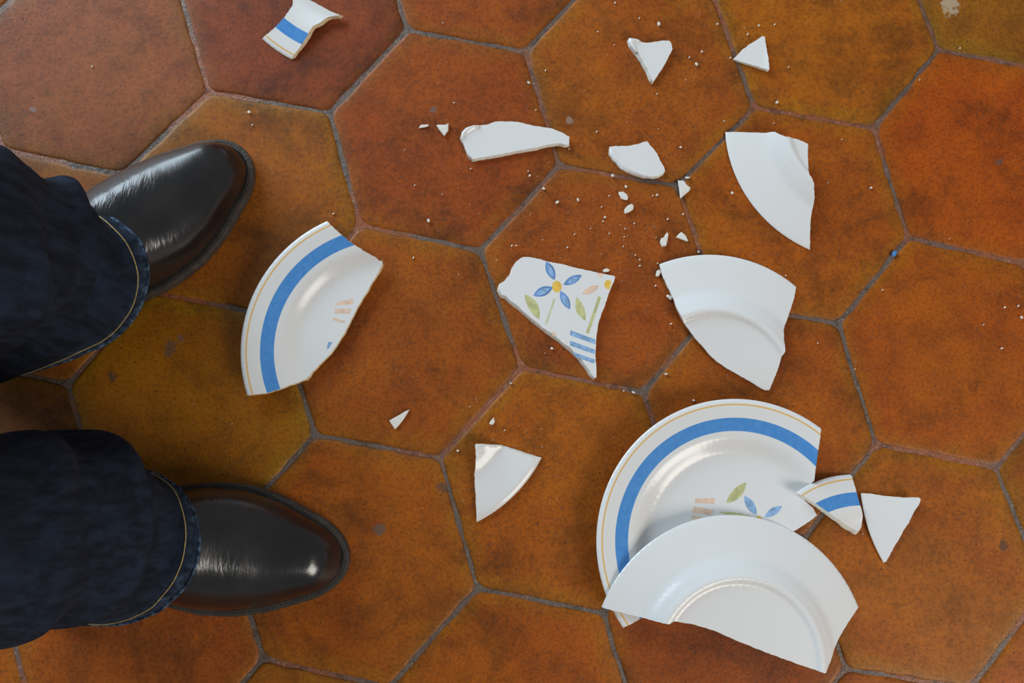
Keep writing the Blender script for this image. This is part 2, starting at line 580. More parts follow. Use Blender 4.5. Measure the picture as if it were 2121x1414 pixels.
def inner_points(s, poly, step):
    r = np.hypot(poly[:, 0], poly[:, 1])
    out = []
    if s.flat:
        lo, hi = poly.min(0), poly.max(0)
        X, Y = np.meshgrid(np.arange(lo[0], hi[0], 0.004), np.arange(lo[1], hi[1], 0.004))
        X, Y = X.ravel(), Y.ravel()
    else:
        rl = [q * R for q in (list(np.arange(.03, .42, .035)) + [.45, .48, .51, .53, .54, .548, .555, .561, .567, .574, .581, .588, .595, .602, .609, .616, .624, .632, .645, .66, .672, .684, .695, .71, .72, .73, .74, .75, .76, .775, .80, .83, .86, .89, .92, .945, .96, .975, .984, .991, .996])]
        X, Y = [], []
        for q in rl:
            if q > r.max(): continue
            n = max(6, int(2 * math.pi * q / step))
            for k in range(n):
                a = 2 * math.pi * (k + 0.37 * (len(X) % 2)) / n
                X.append(q * math.cos(a)); Y.append(q * math.sin(a))
        X, Y = np.array(X), np.array(Y)
    ok = in_poly(X, Y, poly)
    X, Y = X[ok], Y[ok]
    d = edge_dist(X, Y, poly)
    rr = np.hypot(X, Y)
    ok = (d > 0.0009) | ((rr > 0.985 * R) & (d > 0.00035))
    return np.c_[X[ok], Y[ok]]


def settle(s, poly, obstacles, free=True, drop=0.0):
    """let the piece come to rest on the floor and on the pieces below it"""
    g = inner_points(s, poly, 0.006)
    pp = np.r_[poly, g] if len(g) else poly
    r = np.hypot(pp[:, 0], pp[:, 1])
    lo = np.c_[pp, s.lo(r)]
    # plate bulk is even, so its mass centre is the mean of the inner grid weighted by area
    X, Y = np.meshgrid(np.linspace(poly[:, 0].min(), poly[:, 0].max(), 40), np.linspace(poly[:, 1].min(), poly[:, 1].max(), 40))
    X, Y = X.ravel(), Y.ravel()
    k = in_poly(X, Y, poly)
    X, Y = X[k], Y[k]
    rr = np.hypot(X, Y)
    com = np.array([X.mean(), Y.mean(), ((s.up(rr) + s.lo(rr)) / 2).mean()])
    cw = s.M @ com + s.C

    def zoff(M):
        q = (lo - com) @ M.T + cw
        h = np.full(len(q), 0.0001)
        for ob in obstacles:
            h = np.maximum(h, ob(q))
        return float((h - q[:, 2]).max())
    if free:
        a = b = 0.0
        base = s.M
        best = zoff(base)
        step = math.radians(4)
        while step > math.radians(0.08):
            mv = False
            for k in range(8):
                da, db = step * math.cos(k * math.pi / 4), step * math.sin(k * math.pi / 4)
                z = zoff(rot2(a + da, b + db) @ base)
                if z < best - 1e-8:
                    best, a, b, mv = z, a + da, b + db, True
                    break
            if not mv: step /= 2
        M = rot2(a, b) @ base
        s.M = M
    cw2 = cw + np.array([0, 0, zoff(s.M) + drop])
    s.C = cw2 - s.M @ com


def solve_center(s, rim, n=4):
    """slide the plate axis so that the traced rim lies on the rim circle"""
    for _ in range(n):
        lp = np.array([s.hit(*p, zfix=float(s.up(np.array([R * .985]))[0]))[:2] for p in rim])
        c = np.zeros(2)
        for _ in range(30):
            d = lp - c
            L = np.linalg.norm(d, axis=1)
            J = -d / L[:, None]
            c = c - np.linalg.lstsq(J, L - R * 0.999, rcond=None)[0] * 0.9
        s.C = s.C + s.M @ np.array([c[0], c[1], 0.0])


OBST = {}


def make_obstacle(s, poly):
    def ob(q):
        l = (q - s.C) @ s.M
        r = np.hypot(l[:, 0], l[:, 1])
        k = in_poly(l[:, 0], l[:, 1], poly)
        w = np.c_[l[:, 0], l[:, 1], s.up(r)] @ s.M.T + s.C
        return np.where(k, w[:, 2] + 0.0002, -1)
    return ob


NAMES = {}


def zoomed(ox, oy, sx, pts):
    return [(ox + u / sx, oy + v / sx) for u, v in pts]


def shard(name, label, rim, broken, flip=False, flat=False, centre=None, on=(), group=None, tilt=None, key=None, raw=None, turns=4, free=True, lift=0.0, slant=None, bevel=None):
    s = Shard(flip=flip, flat=flat)
    allp = list(rim) + list(broken)
    mx, my = sum(p[0] for p in allp) / len(allp), sum(p[1] for p in allp) / len(allp)
    s.C = P(*(centre if centre else (mx, my)))
    if tilt: s.M = rot2(math.radians(tilt[0]), math.radians(tilt[1]))
    M0 = s.M.copy()
    random.seed(hash(label) % 1000 if False else len(label) * 31 + len(broken))
    st = random.getstate()
    for it in range(turns):
        if len(rim) and not centre: solve_center(s, rim)
        elif centre:
            zc = s.C[2]
            q = P(centre[0], centre[1], 0.008)
            s.C = np.array([q[0], q[1], zc])
        random.setstate(st)
        poly, fl = outline(s, rim, broken)
        s.M = M0 if not free else s.M
        settle(s, poly, [OBST[k] for k in on], free=free, drop=lift)
    if len(rim) and not centre: solve_center(s, rim, 2)
    random.setstate(st)
    poly, fl = outline(s, rim, broken)
    settle(s, poly, [OBST[k] for k in on], free=False, drop=lift)
    random.setstate(st)
    poly, fl = outline(s, rim, broken)
    n = len(poly)
    g = inner_points(s, poly, 0.0032)
    if bevel and len(g):
        g = g[edge_dist(g[:, 0], g[:, 1], poly) > bevel[2] + 0.0005]
    cdt = delaunay_2d_cdt([Vector(p) for p in poly] + [Vector(p) for p in g], [], [list(range(n))], 1, 1e-7)
    V2 = np.array([tuple(v) for v in cdt[0]])
    T = [tuple(f) for f in cdt[2]]
    T = [f if (V2[f[1]][0] - V2[f[0]][0]) * (V2[f[2]][1] - V2[f[0]][1]) - (V2[f[1]][1] - V2[f[0]][1]) * (V2[f[2]][0] - V2[f[0]][0]) > 0 else f[::-1] for f in T]
    r = np.hypot(V2[:, 0], V2[:, 1])
    nv = len(V2)
    up = np.c_[V2, s.up(r)]
    lo = np.c_[V2, s.lo(r)]
    lo[:, 2] = np.minimum(lo[:, 2], up[:, 2] - 0.0002)
    lowshift, topshift = [], []
    # boundary loop from the input polygon (first n vertices keep their order)
    omap = {}
    for k, src in enumerate(cdt[3]):
        for q in src:
            if q < n: omap[q] = k
    loop = [omap[k] for k in range(n) if k in omap]
    lfl = [fl[k] for k in range(n) if k in omap]
    area = sum(V2[loop[k]][0] * V2[loop[(k + 1) % len(loop)]][1] - V2[loop[(k + 1) % len(loop)]][0] * V2[loop[k]][1] for k in range(len(loop)))
    for k in range(len(loop)):
        tn = V2[loop[(k + 1) % len(loop)]] - V2[loop[k - 1]]
        nn = np.array([tn[1], -tn[0]]) / (np.linalg.norm(tn) + 1e-12) * (1 if area > 0 else -1)
        for spec, arr, sg_ in ((slant, lo, 1), (bevel, up, -1)):
            if spec and not lfl[k]:
                d = np.array(spec[:2]) / math.hypot(spec[0], spec[1])
                w = min(1.0, max(0.0, (nn @ d - 0.15) / 0.5)) * spec[2] * (0.8 + 0.30 * noise.noise(Vector((V2[loop[k]][0] * 150, V2[loop[k]][1] * 150, 1.7))))
                arr[loop[k], :2] += nn * w * sg_
    faces = list(T) + [tuple(v + nv for v in f[::-1]) for f in T]
    midx = [1 if s.flip else 0] * len(T) + [0 if s.flip else 1] * len(T)
    wall = []
    L = len(loop)
    for k in range(L):
        a, b = loop[k], loop[(k + 1) % L]
        if lfl[k] and lfl[(k + 1) % L]:
            f = (a, a + nv, b + nv, b) if area > 0 else (a, b, b + nv, a + nv)
            faces.append(f); midx.append(1)
        else:
            wall.append((k, (k + 1) % L))
    wv = s.wld(np.r_[up, lo])
    base = wv[nv:].mean(0); base[2] = wv[:, 2].min()
    o = obj(name, wv, faces, [M_FACE, M_BACK], origin=base, midx=midx)
    vec_attr(o, 'plate', np.r_[up, lo] / R)
    tag(o, label, 'plate shard', group)
    # broken edge: rough band between the two glazed faces
    cen = V2.mean(0)
    ev, ef, idx = [], [], {}
    for k in range(L):
        a = loop[k]
        u, w = up[a], lo[a]
        pv, nx = V2[loop[k - 1]], V2[loop[(k + 1) % L]]
        tn = nx - pv
        nn = np.array([tn[1], -tn[0]]) / (np.linalg.norm(tn) + 1e-12) * (1 if area > 0 else -1)
        for t in (0.0, 0.2, 0.5, 0.8, 1.0):
            p = u * (1 - t) + w * t
            if 0 < t < 1:
                p = p + np.r_[nn, 0] * (random.uniform(-.00016, .00016) + 0.0003 * math.sin(math.pi * t))
            ev.append(p)
    for a, b in wall:
        for q in range(4):
            f = (a * 5 + q, a * 5 + q + 1, b * 5 + q + 1, b * 5 + q)
            ef.append(f if area > 0 else f[::-1])
    used = sorted({v for f in ef for v in f})
    re = {v: k for k, v in enumerate(used)}
    e = obj('broken_edge', s.wld(np.array(ev)[used]), [tuple(re[v] for v in f) for f in ef], raw or M_RAWW, parent=o, smooth=True, origin=base)
    tag(e, label='cream unglazed fracture face')
    if key: OBST[key] = make_obstacle(s, poly)
    NAMES[key or label] = o
    s.o, s.base, s.poly = o, base, poly
    return s


def leaf(p0, p1, w, n=12, pw=0.8, bend=0.0):
    p0, p1 = np.array(p0, float), np.array(p1, float)
    ax = p1 - p0
    nr = np.array([-ax[1], ax[0]]) / np.linalg.norm(ax)
    a = [p0 + ax * t + nr * (w / 2 * math.sin(math.pi * t) ** pw + bend * math.sin(math.pi * t)) for t in np.linspace(0, 1, n)]
    b = [p0 + ax * t + nr * (-w / 2 * math.sin(math.pi * t) ** pw + bend * math.sin(math.pi * t)) for t in np.linspace(1, 0, n)[1:-1]]
    return [tuple(p) for p in a + b]


def disc(cx, cy, rx, ry, n=22):
    return [(cx + rx * math.cos(2 * math.pi * k / n), cy + ry * math.sin(2 * math.pi * k / n)) for k in range(n)]


def bar(p0, p1, w):
    p0, p1 = np.array(p0, float), np.array(p1, float)
    ax = p1 - p0
    nr = np.array([-ax[1], ax[0]]) / np.linalg.norm(ax) * w / 2
    return [tuple(p0 + nr), tuple(p1 + nr), tuple(p1 - nr), tuple(p0 - nr)]


def paint(s, name, label, polys, mat, ox, oy, sx, off):
    """each stroke is a thin coat of paint lying on the glaze"""
    for poly in polys:
        pts = [s.hit(ox + u / sx, oy + w / sx, off=off) for u, w in poly]
        a2 = sum(pts[k][0] * pts[(k + 1) % len(pts)][1] - pts[(k + 1) % len(pts)][0] * pts[k][1] for k in range(len(pts)))
        idx = list(range(len(pts)))
        o = obj(name, s.wld(np.array(pts)), [tuple(idx if a2 > 0 else idx[::-1])], mat, parent=s.o, smooth=False, origin=s.base)
        tag(o, label=label)


# ------------------------------------------------------------------ the large pieces
Z4 = (1220, 800, 2.303)
big = shard('plate_shard', 'largest plate piece, face up with blue band, lying half under the overturned piece',
            zoomed(*Z4, [(170, 1145), (85, 990), (48, 830), (38, 700), (52, 590), (100, 440), (190, 290), (300, 190), (420, 120), (560, 76), (700, 62), (830, 72), (950, 112), (1050, 170), (1103, 205)]),
            zoomed(*Z4, [(1100, 260), (1090, 330), (1080, 400), (1074, 450), (1040, 480), (995, 512), (1030, 545), (1070, 580), (1088, 615), (1050, 645), (978, 690),
                         (880, 740), (760, 830), (620, 910), (480, 985), (380, 1050), (300, 1085), (250, 1105), (210, 1128)]), key='big')
Z1 = (480, 420, 3.368)
left = shard('plate_shard', 'long face-up rim shard with blue and yellow bands, beside the upper boot',
             zoomed(*Z1, [(100, 1345), (78, 1230), (65, 1110), (68, 960), (100, 770), (170, 600), (280, 425), (400, 300), (500, 220), (580, 165), (660, 122)]),
             zoomed(*Z1, [(740, 200), (820, 270), (930, 340), (1005, 380), (1030, 405), (1048, 402), (1050, 430), (1020, 490), (975, 560), (955, 600), (930, 640), (880, 720), (840, 800), (790, 900), (740, 980), (690, 1050), (620, 1120), (560, 1180), (545, 1205), (520, 1228), (480, 1243), (420, 1265), (350, 1293), (250, 1325)]),
             key='left', free=False, tilt=(1.5, -1.5), slant=(0.8, -0.5, 0.0008), raw=M_RAW)
Z2 = (1000, 500, 4.419)
flower = shard('plate_shard', 'flat shard painted with a blue flower, green leaves and blue stripes', [],
               zoomed(*Z2, [(370, 142), (430, 143), (520, 160), (600, 185), (720, 205), (850, 240), (1000, 272), (1100, 295), (1195, 312), (1212, 322), (1200, 365), (1175, 420), (1150, 480), (1120, 580), (1085, 660), (1060, 740), (1045, 830), (1035, 930), (1030, 1050), (1040, 1150), (1040, 1240), (1015, 1262), (985, 1235), (940, 1165), (880, 1085), (800, 1005), (700, 922), (600, 850), (480, 758), (380, 670), (330, 628), (240, 558), (200, 520), (160, 505), (130, 440), (150, 390), (200, 360), (240, 310), (265, 245), (310, 180), (345, 155)]),
               flat=True, centre=(1130, 650), key='flower', bevel=(-0.6, -0.7, 0.0028))
Z3 = (1340, 500, 4.159)
shard('plate_shard', 'white overturned fan-shaped shard with foot ring, right of the flower shard',
      zoomed(*Z3, [(110, 200), (200, 165), (350, 130), (500, 115), (650, 118), (800, 140), (950, 185), (1080, 250), (1200, 330), (1282, 388)]),
      zoomed(*Z3, [(1270, 480), (1240, 580), (1200, 690), (1178, 760), (1180, 840), (1192, 930), (1190, 950), (1160, 990), (1140, 1060), (1110, 1150), (1055, 1278), (1020, 1280), (980, 1262), (900, 1212), (800, 1155), (680, 1086), (600, 1032), (530, 965), (470, 890), (420, 840), (370, 770), (320, 700), (290, 630), (262, 580), (230, 490), (170, 370), (135, 290)]),
      flip=True, key='fan')
Z6 = (1480, 250, 5.05)
shard('plate_shard', 'white overturned curved rim shard, topmost of the big white pieces on the right',
      zoomed(*Z6, [(985, 1350), (860, 1280), (720, 1185), (580, 1065), (450, 925), (330, 770), (230, 590), (160, 400), (125, 240), (115, 118)]),
      zoomed(*Z6, [(300, 118), (420, 122), (630, 115), (690, 145), (740, 165), (860, 190), (978, 240), (975, 350), (980, 450), (990, 560), (1020, 600), (1042, 655), (1040, 710), (1048, 800), (1030, 900), (1010, 1000), (1000, 1150), (997, 1345)]),
      flip=True, key='wing')
Z7 = (520, 0, 9.64)
shard('plate_shard', 'small face-up banded shard with thick cream break, cut off by the top photo edge',
      zoomed(*Z7, [(218, 785), (300, 850), (450, 960), (600, 1060), (740, 1150), (800, 1190)]),
      zoomed(*Z7, [(870, 1085), (930, 1000), (990, 920), (1080, 780), (1150, 655), (1250, 510), (1380, 450), (1500, 360), (1560, 335), (1770, 300), (1550, 210), (1450, 155), (1300, 70), (1160, 0), (1060, -60), (960, -110), (835, -110), (835, 0), (828, 110), (740, 240), (660, 350), (440, 585), (270, 720)]),
      key='top', slant=(0.8, -0.6, 0.0022), raw=M_RAW)
Z8 = (840, 220, 5.892)
narrow = shard('plate_shard', 'long narrow white shard lying across a joint above the middle', [],
      zoomed(*Z8, [(668, 380), (690, 310), (740, 260), (830, 230), (900, 235), (990, 225), (1100, 185), (1250, 185), (1370, 190), (1550, 235), (1780, 268), (1900, 315), (2000, 372), (1992, 460), (1955, 470), (1900, 452), (1800, 458), (1700, 476), (1590, 505), (1400, 535), (1200, 575), (1000, 612), (820, 645), (750, 570), (720, 480), (690, 415)]),
      flat=True, centre=(1062, 292), key='narrow', slant=(0.1, -1.0, 0.0016))
Z9 = (1240, 270, 5.655)
lump = shard('plate_shard', 'small five-sided white shard above the crumbs, right of the narrow one', [],
      zoomed(*Z9, [(133, 190), (200, 182), (340, 182), (460, 160), (520, 135), (572, 128), (620, 190), (690, 270), (740, 370), (788, 465), (770, 500), (710, 540), (640, 552), (520, 545), (430, 515), (330, 480), (260, 445), (210, 380), (170, 345), (122, 270)]),
      flat=True, centre=(1320, 328), key='lump', bevel=(0.8, -0.6, 0.0012))
Z10 = (1280, 40, 6.238)
heart = shard('plate_shard', 'heart-shaped white shard near the top of the photo', [],
      zoomed(*Z10, [(125, 265), (145, 238), (270, 262), (300, 292), (350, 302), (450, 295), (560, 275), (660, 275), (685, 300), (705, 380), (650, 490), (580, 620), (500, 740), (445, 820), (415, 780), (360, 650), (300, 540), (220, 430), (150, 340)]),
      flat=True, centre=(1347, 120), key='heart', bevel=(-1.0, -0.3, 0.0026))
shard('plate_shard', 'small white three-cornered shard at top right, its tip over a joint', [],
      zoomed(*Z10, [(1498, 510), (1560, 450), (1620, 385), (1740, 300), (1870, 217), (1895, 222), (1905, 290), (1925, 400), (1945, 500), (1955, 650), (1880, 635), (1780, 600), (1680, 575), (1570, 540)]),
      flip=True, centre=(1777, 150), key='tri', slant=(1.0, 0.1, 0.0014))
Z11 = (780, 830, 5.236)
shard('plate_shard', 'white fan-shaped shard with chipped top edge, alone left of the largest plate piece',
      zoomed(*Z11, [(1785, 612), (1720, 740), (1650, 840), (1540, 970), (1420, 1080), (1290, 1180), (1090, 1315)]),
      zoomed(*Z11, [(1080, 1150), (1070, 950), (1060, 800), (1075, 680), (1075, 550), (1068, 450), (1200, 458), (1350, 468), (1480, 510), (1640, 565)]),
      flip=True, key='sail', bevel=(0.0, 1.0, 0.0030))
Z5 = (1640, 960, 6.427)
shard('plate_shard', 'small banded face-up shard resting on the broken tip of the largest piece',
      zoomed(*Z5, [(70, 395), (150, 320), (300, 240), (450, 180), (600, 155), (700, 149), (785, 150)]),
      zoomed(*Z5, [(805, 175), (840, 300), (890, 480), (945, 680), (945, 720), (925, 850), (890, 900), (850, 885), (700, 800), (640, 752), (560, 700), (480, 645), (400, 585), (300, 520), (150, 430)]),
      on=('big',), key='banded', slant=(-0.6, -0.8, 0.0013))
shard('plate_shard', 'white pointed shard right of the small banded one',
      zoomed(*Z5, [(935, 393), (945, 500), (970, 650), (1020, 860), (1080, 1030), (1150, 1170), (1225, 1300), (1240, 1312)]),
      zoomed(*Z5, [(1260, 1300), (1350, 1130), (1440, 980), (1500, 870), (1560, 790), (1590, 720), (1640, 620), (1690, 550), (1717, 470), (1690, 450), (1520, 455), (1350, 440), (1200, 425), (1060, 400)]),
      flip=True, key='dart')
shard('plate_shard', 'large white overturned half plate with foot ring, on top of the largest piece',
      zoomed(*Z4, [(65, 1053), (85, 1005), (150, 890), (250, 790), (350, 710), (450, 655), (560, 620), (690, 612), (830, 632), (950, 672), (1050, 735), (1130, 810), (1200, 900), (1250, 980), (1280, 1055)]),
      zoomed(*Z4, [(1240, 1120), (1195, 1195), (1165, 1270), (1130, 1368), (1090, 1355), (1000, 1325), (850, 1270), (700, 1210), (600, 1165), (500, 1135), (410, 1120), (380, 1135), (340, 1125), (200, 1090), (75, 1058)]),
      flip=True, on=('big',), key='over')



def ridge(s, pts, inner, h):
    """stub of the foot ring still standing on a flat underside: outer edge pts, then inner foot pts"""
    out = [s.hit(*p) for p in pts]
    inn = [s.hit(*p) for p in inner]
    n = len(out)
    V, F = [], []
    for (t, z) in ((-0.02, -0.0030), (0.0, -0.0006), (0.10, h * 0.75), (0.25, h), (0.45, h * 0.96), (0.65, h * 0.6), (0.85, h * 0.16), (1.0, -0.0001)):
        for k in range(n):
            e = min(1.0, min(k, n - 1 - k) / 1.2 + 0.25)
            p = out[k] + (inn[k] - out[k]) * t
            V.append((p[0], p[1], p[2] + (z * e if z > 0 else z)))
    for r in range(7):
        for k in range(n - 1):
            F.append((r * n + k, r * n + k + 1, (r + 1) * n + k + 1, (r + 1) * n + k))
    a, b, c = (np.array(V[F[24 % len(F)][q]]) for q in range(3))
    if np.cross(b - a, c - a)[2] < 0: F = [f[::-1] for f in F]
    return obj('foot_ring', s.wld(np.array(V)), F, M_BACK, parent=s.o, origin=s.base)


def fine(pts, n=16):
    p = np.array(pts, float)
    d = np.r_[0, np.cumsum(np.linalg.norm(np.diff(p, axis=0), axis=1))]
    return [(np.interp(t, d, p[:, 0]), np.interp(t, d, p[:, 1])) for t in np.linspace(0, d[-1], n)]


ridge(narrow, fine(zoomed(*Z8, [(690, 408), (672, 375), (692, 312), (742, 263), (830, 233), (905, 238)])), fine(zoomed(*Z8, [(705, 402), (728, 370), (765, 335), (815, 300), (880, 262), (915, 244)])), 0.0019)
ridge(heart, fine(zoomed(*Z10, [(222, 425), (152, 335), (130, 268), (148, 242), (210, 252), (266, 265)])), fine(zoomed(*Z10, [(262, 420), (258, 385), (248, 350), (250, 320), (270, 300), (285, 285)])), 0.0018)
ridge(lump, fine(zoomed(*Z9, [(128, 215), (126, 270), (172, 342), (212, 378), (262, 442), (332, 477), (432, 512), (522, 541), (610, 547)])), fine(zoomed(*Z9, [(160, 215), (210, 250), (270, 290), (330, 325), (390, 365), (450, 405), (510, 450), (570, 490), (640, 535)])), 0.0014)

# painted flower motif
paint(flower, 'painted_petal', 'blue flower petal', [leaf((658, 352), (580, 182), 78), leaf((738, 396), (906, 308), 70), leaf((641, 418), (463, 495), 84), leaf((710, 452), (797, 620), 74)], M_BLUED, *Z2, 5e-5)
paint(flower, 'painted_petal', 'lighter blue middle of a petal', [leaf((646, 325), (594, 212), 44), leaf((770, 383), (876, 326), 40), leaf((612, 430), (492, 484), 52), leaf((724, 484), (786, 594), 50)], M_BLUEL, *Z2, 8e-5)
paint(flower, 'painted_flower_centre', 'yellow dot in the blue flower', [disc(678, 412, 43, 52)], M_YEL, *Z2, 11e-5)
paint(flower, 'painted_leaf', 'green leaf', [leaf((382, 482), (516, 714), 88, bend=-14), leaf((860, 512), (938, 724), 76, bend=8), bar((1070, 505), (957, 840), 28)], M_GREEN, *Z2, 5e-5)
paint(flower, 'painted_stem', 'pale green stem', [bar((657, 525), (576, 760), 17)], M_GREENP, *Z2, 5e-5)
paint(flower, 'painted_petal', 'peach petal', [leaf((1066, 404), (908, 482), 62), [(1036, 285), (1100, 297), (1090, 330), (1065, 318)], [(630, 825), (676, 838), (655, 870), (632, 850)]], M_PEACH, *Z2, 5e-5)
paint(flower, 'painted_flower_centre', 'yellow dot at the broken edge', [[(1176, 368), (1160, 354), (1140, 352), (1122, 362), (1111, 384), (1113, 408), (1126, 428), (1146, 438), (1158, 436), (1166, 420)]], M_YEL, *Z2, 5e-5)
paint(flower, 'painted_stripe', 'blue stripe', [[(803, 812), (1030, 897), (1030, 941), (797, 857)], [(797, 905), (1029, 990), (1026, 1032), (799, 952)], [(818, 1008), (1027, 1080), (1018, 1116), (862, 1060)]], M_BLUEL, *Z2, 5e-5)
paint(big, 'painted_bar', 'peach bar', [[(508, 535), (600, 533), (597, 560), (505, 555)], [(500, 572), (592, 588), (588, 618), (490, 600)], [(490, 612), (540, 622), (530, 632), (488, 632)]], M_PEACH, *Z4, 5e-5)
paint(big, 'painted_leaf', 'green leaf', [leaf((750, 458), (655, 556), 46, bend=-4), leaf((622, 600), (780, 622), 18)], M_GREEN, *Z4, 5e-5)
paint(big, 'painted_petal', 'blue flower petal', [leaf((742, 522), (798, 612), 40), leaf((920, 571), (838, 623), 36)], M_BLUEL, *Z4, 5e-5)
paint(big, 'painted_flower_centre', 'yellow dot', [disc(808, 634, 18, 16)], M_YEL, *Z4, 8e-5)
paint(left, 'painted_bar', 'peach bar', [[(735, 690), (850, 668), (846, 705), (728, 715)], [(722, 738), (836, 738), (820, 772), (718, 772)], [(708, 800), (795, 825), (782, 838), (705, 818)]], M_PEACH, *Z1, 5e-5)
paint(left, 'painted_bar', 'blue bar', [[(672, 972), (703, 970), (680, 1012), (662, 1020)]], M_BLUEL, *Z1, 5e-5)


# ------------------------------------------------------------------ chips and crumbs
def chip(name, label, pts, thick, group=None, mat=None, cat='chip', lean=0.0):
    w = np.array([P(*p, thick) for p in pts])
    n = len(w)
    c = w.mean(0)
    v, f = [], []
    for (sc_, z) in ((0.93, 0.0001), (1.0, thick * 0.45), (0.97, thick * 0.85), (0.80, thick)):
        for k in range(n):
            p = c + (w[k] - c) * sc_
            zz = z + (lean * (w[k] - c)[0] if z > thick * .5 else 0) + random.uniform(-.06, .06) * thick * (z > 0.001)
            v.append((p[0], p[1], max(zz, 0.0001)))
    for r in range(3):
        for k in range(n):
            f.append((r * n + k, r * n + (k + 1) % n, (r + 1) * n + (k + 1) % n, (r + 1) * n + k))
    v.append((c[0], c[1], thick * 1.04)); v.append((c[0], c[1], 0.0001))
    for k in range(n):
        f.append((3 * n + k, 3 * n + (k + 1) % n, 4 * n))
        f.append(((k + 1) % n, k, 4 * n + 1))
    a2 = sum(w[k][0] * w[(k + 1) % n][1] - w[(k + 1) % n][0] * w[k][1] for k in range(n))
    if a2 < 0: f = [q[::-1] for q in f]
    o = obj(name, v, f, mat or M_CHIP, smooth=False, origin=(c[0], c[1], 0.0001))
    return tag(o, label, cat, group)


chip('plate_chip', 'flat white three-cornered chip below the long banded rim shard', zoomed(*Z11, [(133, 215), (185, 185), (250, 150), (300, 118), (358, 92), (330, 140), (300, 190), (250, 255), (198, 310), (165, 262)]), 0.0022)
chip('plate_chip', 'white pointed chip standing over a grey joint corner', zoomed(*Z9, [(930, 580), (1000, 585), (1030, 630), (1080, 670), (1070, 700), (1010, 752), (960, 795), (945, 690)]), 0.0030)
chip('plate_chip', 'oval white chip, upper one of two ovals under the five-sided shard', zoomed(*Z9, [(235, 715), (290, 715), (330, 745), (348, 780), (340, 812), (300, 810), (262, 795), (250, 770), (236, 745)]), 0.0024)
chip('plate_chip', 'oval white chip, lower one of two ovals under the five-sided shard', zoomed(*Z9, [(390, 855), (412, 880), (408, 920), (370, 950), (310, 972), (297, 940), (315, 905), (345, 875)]), 0.0024)
chip('plate_chip', 'white boot-shaped chip above the white fan-shaped shard with foot ring', zoomed(*Z9, [(808, 1188), (820, 1215), (808, 1290), (795, 1345), (768, 1356), (738, 1352), (720, 1310), (735, 1260), (768, 1250), (783, 1215)]), 0.0034)
chip('plate_chip', 'white three-cornered chip right of the boot-shaped chip', zoomed(*Z9, [(970, 1185), (1020, 1225), (1050, 1290), (1040, 1300), (975, 1275), (908, 1250), (935, 1215)]), 0.0026)
chip('plate_chip', 'tiny flat chip behind the pointed chip at the joint corner', zoomed(*Z9, [(1010, 545), (1040, 537), (1072, 545), (1062, 560), (1020, 562)]), 0.0014)
chip('plate_chip', 'thin white sliver, leftmost chip beside the narrow shard', zoomed(*Z8, [(160, 265), (185, 225), (230, 222), (275, 220), (283, 240), (230, 255)]), 0.0014)
chip('plate_chip', 'white wedge-shaped chip between the sliver and the narrow shard', zoomed(*Z8, [(375, 230), (390, 220), (440, 223), (490, 222), (525, 200), (522, 290), (470, 360), (430, 310), (400, 270)]), 0.0032)
chip('plate_chip', 'small white chip above the top right corner of the flower shard', zoomed(*Z2, [(1095, 262), (1130, 243), (1165, 258), (1150, 275), (1110, 280)]), 0.0022)
chip('plate_chip', 'small upright chip at the left tip of the fan-shaped shard with foot ring', zoomed(*Z3, [(75, 295), (85, 250), (108, 240), (122, 258), (115, 280), (95, 303)]), 0.0022)
chip('plate_chip', 'small jagged chip touching the left broken edge of the fan-shaped shard with foot ring', zoomed(*Z3, [(165, 470), (178, 455), (215, 470), (216, 498), (205, 505), (185, 488)]), 0.0020)
chip('plate_chip', 'small half-round chip above the chipped white shard left of the plate', zoomed(*Z11, [(1270, 180), (1284, 225), (1262, 258), (1235, 258), (1220, 245), (1240, 212)]), 0.0020)
chip('plate_chip', 'small blue glazed chip lying in a joint at the right', [(1848, 525), (1851, 520), (1857, 519), (1858, 524), (1855, 530), (1850, 531)], 0.0022, mat=simple('blue_chip_glaze', (0.07, 0.25, 0.62, 1), 0.2))

